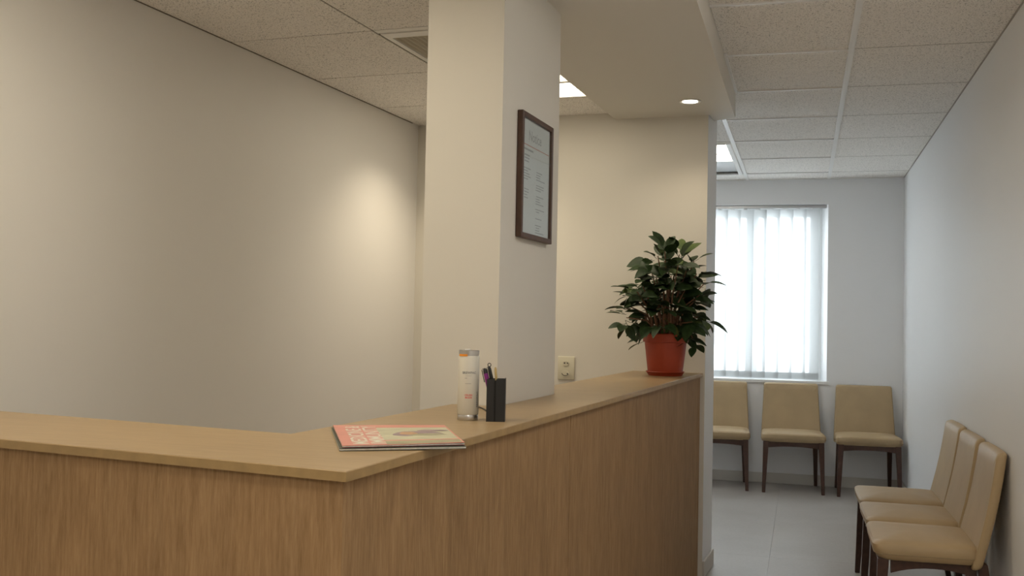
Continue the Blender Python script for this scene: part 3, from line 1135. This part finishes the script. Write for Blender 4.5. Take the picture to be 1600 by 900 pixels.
# inner leaves that close the middle of the crown
for k in range(62):
    zz = rp.uniform(.23, .56)
    wmax = .135 if zz < .46 else .09
    a = rp.uniform(0, 6.28); q = wmax * math.sqrt(rp.random())
    p = Vector((-.012 + q * math.cos(a), q * math.sin(a) * .9 - .03, zz))
    d = Vector((math.cos(a) + rp.uniform(-.6, .6), math.sin(a) - .35 + rp.uniform(-.6, .6), rp.uniform(-.8, .35))).normalized()
    up = Vector((rp.uniform(-.4, .4), rp.uniform(-1.2, -.2), .8))
    z = (up - d * up.dot(d)).normalized()
    mt = Matrix((d.cross(z), d, z)).transposed().to_4x4()
    mt.translation = p
    lo = bpy.data.objects.new('leaf', leaf_meshes[rp.randrange(5)])
    COL.objects.link(lo)
    lo.parent = plant
    lo.matrix_local = mt @ Matrix.Scale(rp.uniform(.075, .105), 4)
    n_leaf += 1

# ================================================================== FLASK
fl = thing('flask', 'slim cream flask with steel base and orange tab standing on the desk', 'flask', A(-0.962, 2.430, ZK), 0)
fl.rotation_euler = (0, 0, 0)
RB = 0.0262
bm = bmesh.new(); lathe(bm, [(RB - .001, 0.0), (RB, .0015), (RB, .0135), (RB - .0006, .0145)], 40)
obj('steel_base', bm, M['steel'], fl, True)
bm = bmesh.new(); lathe(bm, [(RB - .0004, .0146), (RB + .0006, .016), (RB + .0006, .160), (RB - .0002, .1625)], 40)
body = obj('body', bm, M['bottle'], fl, True)
bm = bmesh.new(); lathe(bm, [(RB - .0016, .1626), (RB - .0016, .1655), (RB - .0004, .1656), (RB - .0002, .1755), (RB - .002, .177), (RB - .004, .176), (RB - .010, .175)], 40)
lid = obj('lid', bm, M['steel'], fl, True)
bm = bmesh.new(); fbox(bm, Wd, -.006, .006, -.018, -.006, .1752, .1795); bevel(bm, .0012, 2)
obj('lid_button', bm, M['white'], lid, True)
to_eye = (EYE - fl.location); TE = math.atan2(to_eye.y, to_eye.x)
def on_flask(me_or_bm, name, mat, r, ang, z, vertical=False):
    """wrap flat print (x along, y up) round the body"""
    me = me_or_bm
    for v in me.vertices:
        x, y = (v.co.x, v.co.y) if not vertical else (-v.co.y, v.co.x)
        a = ang + x / r
        v.co = Vector((r * math.cos(a), r * math.sin(a), z + y))
    ob = bpy.data.objects.new(name, me); COL.objects.link(ob); ob.parent = body
    return ob
def rect_mesh(w, h, mat, n=10):
    bm = bmesh.new()
    lo = [bm.verts.new((-w / 2 + w * i / n, -h / 2, 0)) for i in range(n + 1)]
    hi = [bm.verts.new((-w / 2 + w * i / n, h / 2, 0)) for i in range(n + 1)]
    bridge(bm, lo, hi, False)
    return mesh_of('print', bm, mat)
RT = RB + .0009
on_flask(rect_mesh(.026, .0052, M['orange']), 'orange_tab', None, RB + .0012, TE - .62, .1640)
on_flask(text_mesh('BREWPAC', .0080, M['grey'], bold=.0003), 'wordmark', None, RT, TE + .06, .1200)
on_flask(rect_mesh(.016, .0010, M['pale_grey']), 'small_print', None, RT, TE - .02, .1125)
on_flask(rect_mesh(.006, .0022, M['pale_grey'], 4), 'small_print', None, RT, TE - .24, .1065)
on_flask(rect_mesh(.015, .0018, M['pale_grey']), 'small_print', None, RT, TE - .04, .0930)
on_flask(text_mesh('CRUSH', .0062, M['flask_red'], bold=.0002), 'red_print', None, RT, TE + .02, .0640)
on_flask(text_mesh('MODE', .0062, M['flask_red'], bold=.0002), 'red_print', None, RT, TE + .02, .0578)
on_flask(text_mesh('BREWPAC', .0085, M['grey'], bold=.0003), 'wordmark', None, RT, TE + .98, .053, True)

# ================================================================== PEN CUP, PENS, CABLE
CUP = A(-0.890, 2.440, ZK)
cup = thing('pen_cup', 'tall square black pen cup with a grooved edge beside the flask', 'pen holder', CUP, 0)
CH_, hs = 0.106, 0.0235
bm = bmesh.new()
def cupwall(pts, z0, z1):
    quadbox(bm, [Vector((p[0], p[1], 0)) for p in pts], z0, z1)
t_ = .0025
cupwall([(-hs, -hs), (-.0075, -hs), (-.0075, -hs + t_), (-hs, -hs + t_)], 0, CH_)
cupwall([(.0025, -hs), (hs, -hs), (hs, -hs + t_), (.0025, -hs + t_)], 0, CH_ + .0015)
cupwall([(-.0075, -hs + .005), (.0025, -hs + .005), (.0025, -hs + .005 + t_), (-.0075, -hs + .005 + t_)], 0, CH_ - .003)
cupwall([(-.0075, -hs), (-.0050, -hs), (-.0050, -hs + .005), (-.0075, -hs + .005)], 0, CH_)
cupwall([(.0000, -hs), (.0025, -hs), (.0025, -hs + .005), (.0000, -hs + .005)], 0, CH_)
cupwall([(-hs, hs - t_), (hs, hs - t_), (hs, hs), (-hs, hs)], 0, CH_)
cupwall([(-hs, -hs + t_), (-hs + t_, -hs + t_), (-hs + t_, hs - t_), (-hs, hs - t_)], 0, CH_)
cupwall([(hs - t_, -hs + t_), (hs, -hs + t_), (hs, hs - t_), (hs - t_, hs - t_)], 0, CH_ + .0015)
cupwall([(-hs + t_, -hs + .008), (hs - t_, -hs + .008), (hs - t_, hs - t_), (-hs + t_, hs - t_)], 0, .004)
obj('cup_body', bm, M['black'], cup)
bm = bmesh.new(); quadbox(bm, [Vector(p) for p in ((-.0049, -hs + .0005, 0), (-.0001, -hs + .0005, 0), (-.0001, -hs + .0048, 0), (-.0049, -hs + .0048, 0))], .0, CH_ - .004)
obj('groove', bm, M['black_slot'], cup)
cup.rotation_euler = (0, 0, math.radians(14))

def pen(name, label, p0, p1, r, mat, tipmat=None, cat='pen', ring_=False, clip=False):
    base = CUP + Vector(p0)
    t = thing(name, label, cat, base)
    d = Vector(p1) - Vector(p0)
    bm = bmesh.new(); tube(bm, [(0, 0, 0), d * .05, d * .80, d * .90], [r * .6, r, r, r * .95], 10)
    obj('barrel', bm, mat, t, True)
    bm = bmesh.new(); tube(bm, [d * .90, d * .96, d], [r * .98, r * .9, r * .5], 10)
    obj('cap', bm, tipmat or mat, t, True)
    if clip:
        s = Vector((-r * 1.35, -r * .4, 0))
        bm = bmesh.new(); tube(bm, [d * .99 + s * .5, d * .96 + s, d * .72 + s], [r * .22] * 3, 6)
        obj('clip', bm, tipmat or mat, t, True)
    if ring_:
        bm = bmesh.new()
        c = d * 1.0 + Vector((.001, 0, .0035))
        tube(bm, [c + Vector((.0042 * math.cos(q), 0, .0042 * math.sin(q))) for q in [2 * math.pi * k / 16 for k in range(17)]], .0011, 6)
        obj('ring', bm, M['black'], t, True)
    return t
pen('pen', 'purple pen with black tip leaning out of the black cup', (-.001, .000, .006), (-.0290, -.012, .132), .0054, M['purple'], M['black'], clip=True)
pen('pen', 'black pen with a ring at its top in the black cup', (.008, .006, .006), (-.0190, -.006, .137), .0048, M['black'], None, ring_=True, clip=True)
pen('pencil', 'golden pencil standing in the black cup', (.012, -.006, .006), (-.0035, -.002, .135), .0034, M['gold'], None, cat='pencil')

cab = bmesh.new()
pts = [A(-1.122, 2.838, ZK + .0022), A(-1.097, 2.820, ZK + .0022), A(-1.036, 2.733, ZK + .0022), A(-0.983, 2.635, ZK + .0022), A(-0.930, 2.540, ZK + .0022), A(-0.906, 2.490, ZK + .0022)]
sm = []
for i in range(len(pts) - 1):
    p0, p1, p2, p3 = pts[max(i - 1, 0)], pts[i], pts[i + 1], pts[min(i + 2, len(pts) - 1)]
    for k in range(6):
        s = k / 6
        sm.append(0.5 * ((2 * p1) + (p2 - p0) * s + (2 * p0 - 5 * p1 + 4 * p2 - p3) * s * s + (3 * p1 - p0 - 3 * p2 + p3) * s ** 3))
sm.append(pts[-1])
tube(cab, sm, .0021, 6)
tag(obj('cable', cab, M['black'], None, True), 'thin black cable lying on the desk between flask and pen cup', 'cable')

# ================================================================== MAGAZINES
def quad_pt(q, s, t, z):
    """bilinear point in a quad (TL, TR, BR, BL): s along the length, t from far to near edge"""
    a = q[0].lerp(q[1], s); b = q[3].lerp(q[2], s)
    p = a.lerp(b, t)
    return Vector((p.x, p.y, z))
ZM = ZK
def leafsheet(q, zf, th, mats, name, parent, org, n=14, m=6):
    bm = bmesh.new()
    up = [[bm.verts.new(quad_pt(q, i / n, j / m, zf(i / n, j / m) + th) - org) for j in range(m + 1)] for i in range(n + 1)]
    dn = [[bm.verts.new(quad_pt(q, i / n, j / m, zf(i / n, j / m)) - org) for j in range(m + 1)] for i in range(n + 1)]
    for i in range(n):
        for j in range(m):
            bm.faces.new((up[i][j], up[i + 1][j], up[i + 1][j + 1], up[i][j + 1]))
            bm.faces.new((dn[i][j], dn[i][j + 1], dn[i + 1][j + 1], dn[i + 1][j]))
    for i in range(n):
        bm.faces.new((up[i][0], dn[i][0], dn[i + 1][0], up[i + 1][0]))
        bm.faces.new((up[i][m], up[i + 1][m], dn[i + 1][m], dn[i][m]))
    for j in range(m):
        bm.faces.new((up[0][j], up[0][j + 1], dn[0][j + 1], dn[0][j]))
        bm.faces.new((up[n][j], dn[n][j], dn[n][j + 1], up[n][j + 1]))
    return obj(name, bm, mats, parent)
def flat_patch(q, zf, s0, s1, t0, t1, mat, name, parent, org, lift, n=8, m=4, shape=None):
    bm = bmesh.new()
    if shape == 'blob':
        c = [bm.verts.new(quad_pt(q, (s0 + s1) / 2 + (s1 - s0) / 2 * math.cos(a) * (1 + .12 * math.sin(3 * a)), (t0 + t1) / 2 + (t1 - t0) / 2 * math.sin(a) * (1 + .15 * math.cos(2 * a)),
                                  zf(max(0, min(1, (s0 + s1) / 2 + (s1 - s0) / 2 * math.cos(a))), .5) + lift) - org) for a in [2 * math.pi * k / 28 for k in range(28)]]
        bm.faces.new(c)
    else:
        g = [[bm.verts.new(quad_pt(q, s0 + (s1 - s0) * i / n, t0 + (t1 - t0) * j / m, zf(s0 + (s1 - s0) * i / n, t0 + (t1 - t0) * j / m) + lift) - org) for j in range(m + 1)] for i in range(n + 1)]
        for a, b in zip(g, g[1:]):
            bridge(bm, a, b, False)
    return obj(name, bm, mat, parent)

# the lower issue
qb = [A(-1.145, 2.060), A(-0.925, 2.188), A(-0.745, 1.876), A(-0.948, 1.739)]
mb = thing('magazine', 'dark covered magazine lying under the salmon one on the desk corner', 'magazine', A(-0.95, 1.95, ZK), 0, 'magazines on the desk')
og = mb.location.copy()
zb = lambda s, t: ZM + .0006 + .0015 * s * t
leafsheet(qb, zb, .0008, M['dark_cover'], 'back_cover', mb, og)
leafsheet(qb, lambda s, t: zb(s, t) + .0009, .0028, M['pages'], 'pages', mb, og)
leafsheet(qb, lambda s, t: zb(s, t) + .0038, .0008, M['dark_cover'], 'front_cover', mb, og)
# the upper issue, its near corner curling up
qt = [A(-1.142, 2.062), A(-0.925, 2.192), A(-0.752, 1.886), A(-0.945, 1.745)]
mt_ = thing('magazine', 'salmon pink magazine with white title and curling corner on top of the dark one', 'magazine', A(-0.95, 1.95, ZK + .006), 0, 'magazines on the desk')
og = mt_.location.copy()
zt = lambda s, t: ZM + .0064 + .0016 * s * t
leafsheet(qt, zt, .0006, M['crimson'], 'back_cover', mt_, og)
leafsheet(qt, lambda s, t: zt(s, t) + .0007, .0024, M['pages'], 'pages', mt_, og)
zcv = lambda s, t: zt(s, t) + .0032 + .0035 * max(0, s - .45) ** 1.6 * t
leafsheet(qt, lambda s, t: zcv(s, t) - .0004, .0003, M['crimson'], 'first_page', mt_, og)
cover = leafsheet(qt, zcv, .0007, M['pink'], 'front_cover', mt_, og)
zc = lambda s, t: zcv(s, t) + .0007
def patch(*a, **k):
    return flat_patch(qt, zc, *a, cover, og, **k)
patch(.36, .985, .16, .80, M['cover_green'], 'cover_picture', lift=.00015)
patch(.36, .985, .84, .985, M['cover_olive'], 'cover_band', lift=.00015)
patch(.47, .90, .36, .66, M['cover_mauve'], 'cover_figure', lift=.00028, shape='blob')
patch(.53, .68, .40, .56, M['cover_orange'], 'cover_face', lift=.00040, shape='blob')
patch(.60, .92, .50, .63, M['cover_olive'], 'cover_arm', lift=.00040, shape='blob')
patch(.70, .97, .30, .40, M['cover_mauve'], 'cover_shade', lift=.00030, shape='blob')
def cover_text(body, s_mid, size_s, name):
    me = text_mesh(body, 1.0, M['cover_white'], bold=.012)
    xs = [v.co.x for v in me.vertices]; ys = [v.co.y for v in me.vertices]
    x0, x1, y0, y1 = min(xs), max(xs), min(ys), max(ys)
    for v in me.vertices:
        t = .95 - .88 * (v.co.x - x0) / (x1 - x0)          # reads from the near edge to the far edge
        s = s_mid + size_s * (.5 - (v.co.y - y0) / (y1 - y0))
        v.co = quad_pt(qt, s, t, zc(s, t) + .0003) - og
    ob = bpy.data.objects.new(name, me); COL.objects.link(ob); ob.parent = cover
cover_text('MEDICINE &', .155, .135, 'title_line')
cover_text('IMMUNITY', .300, .125, 'title_line')
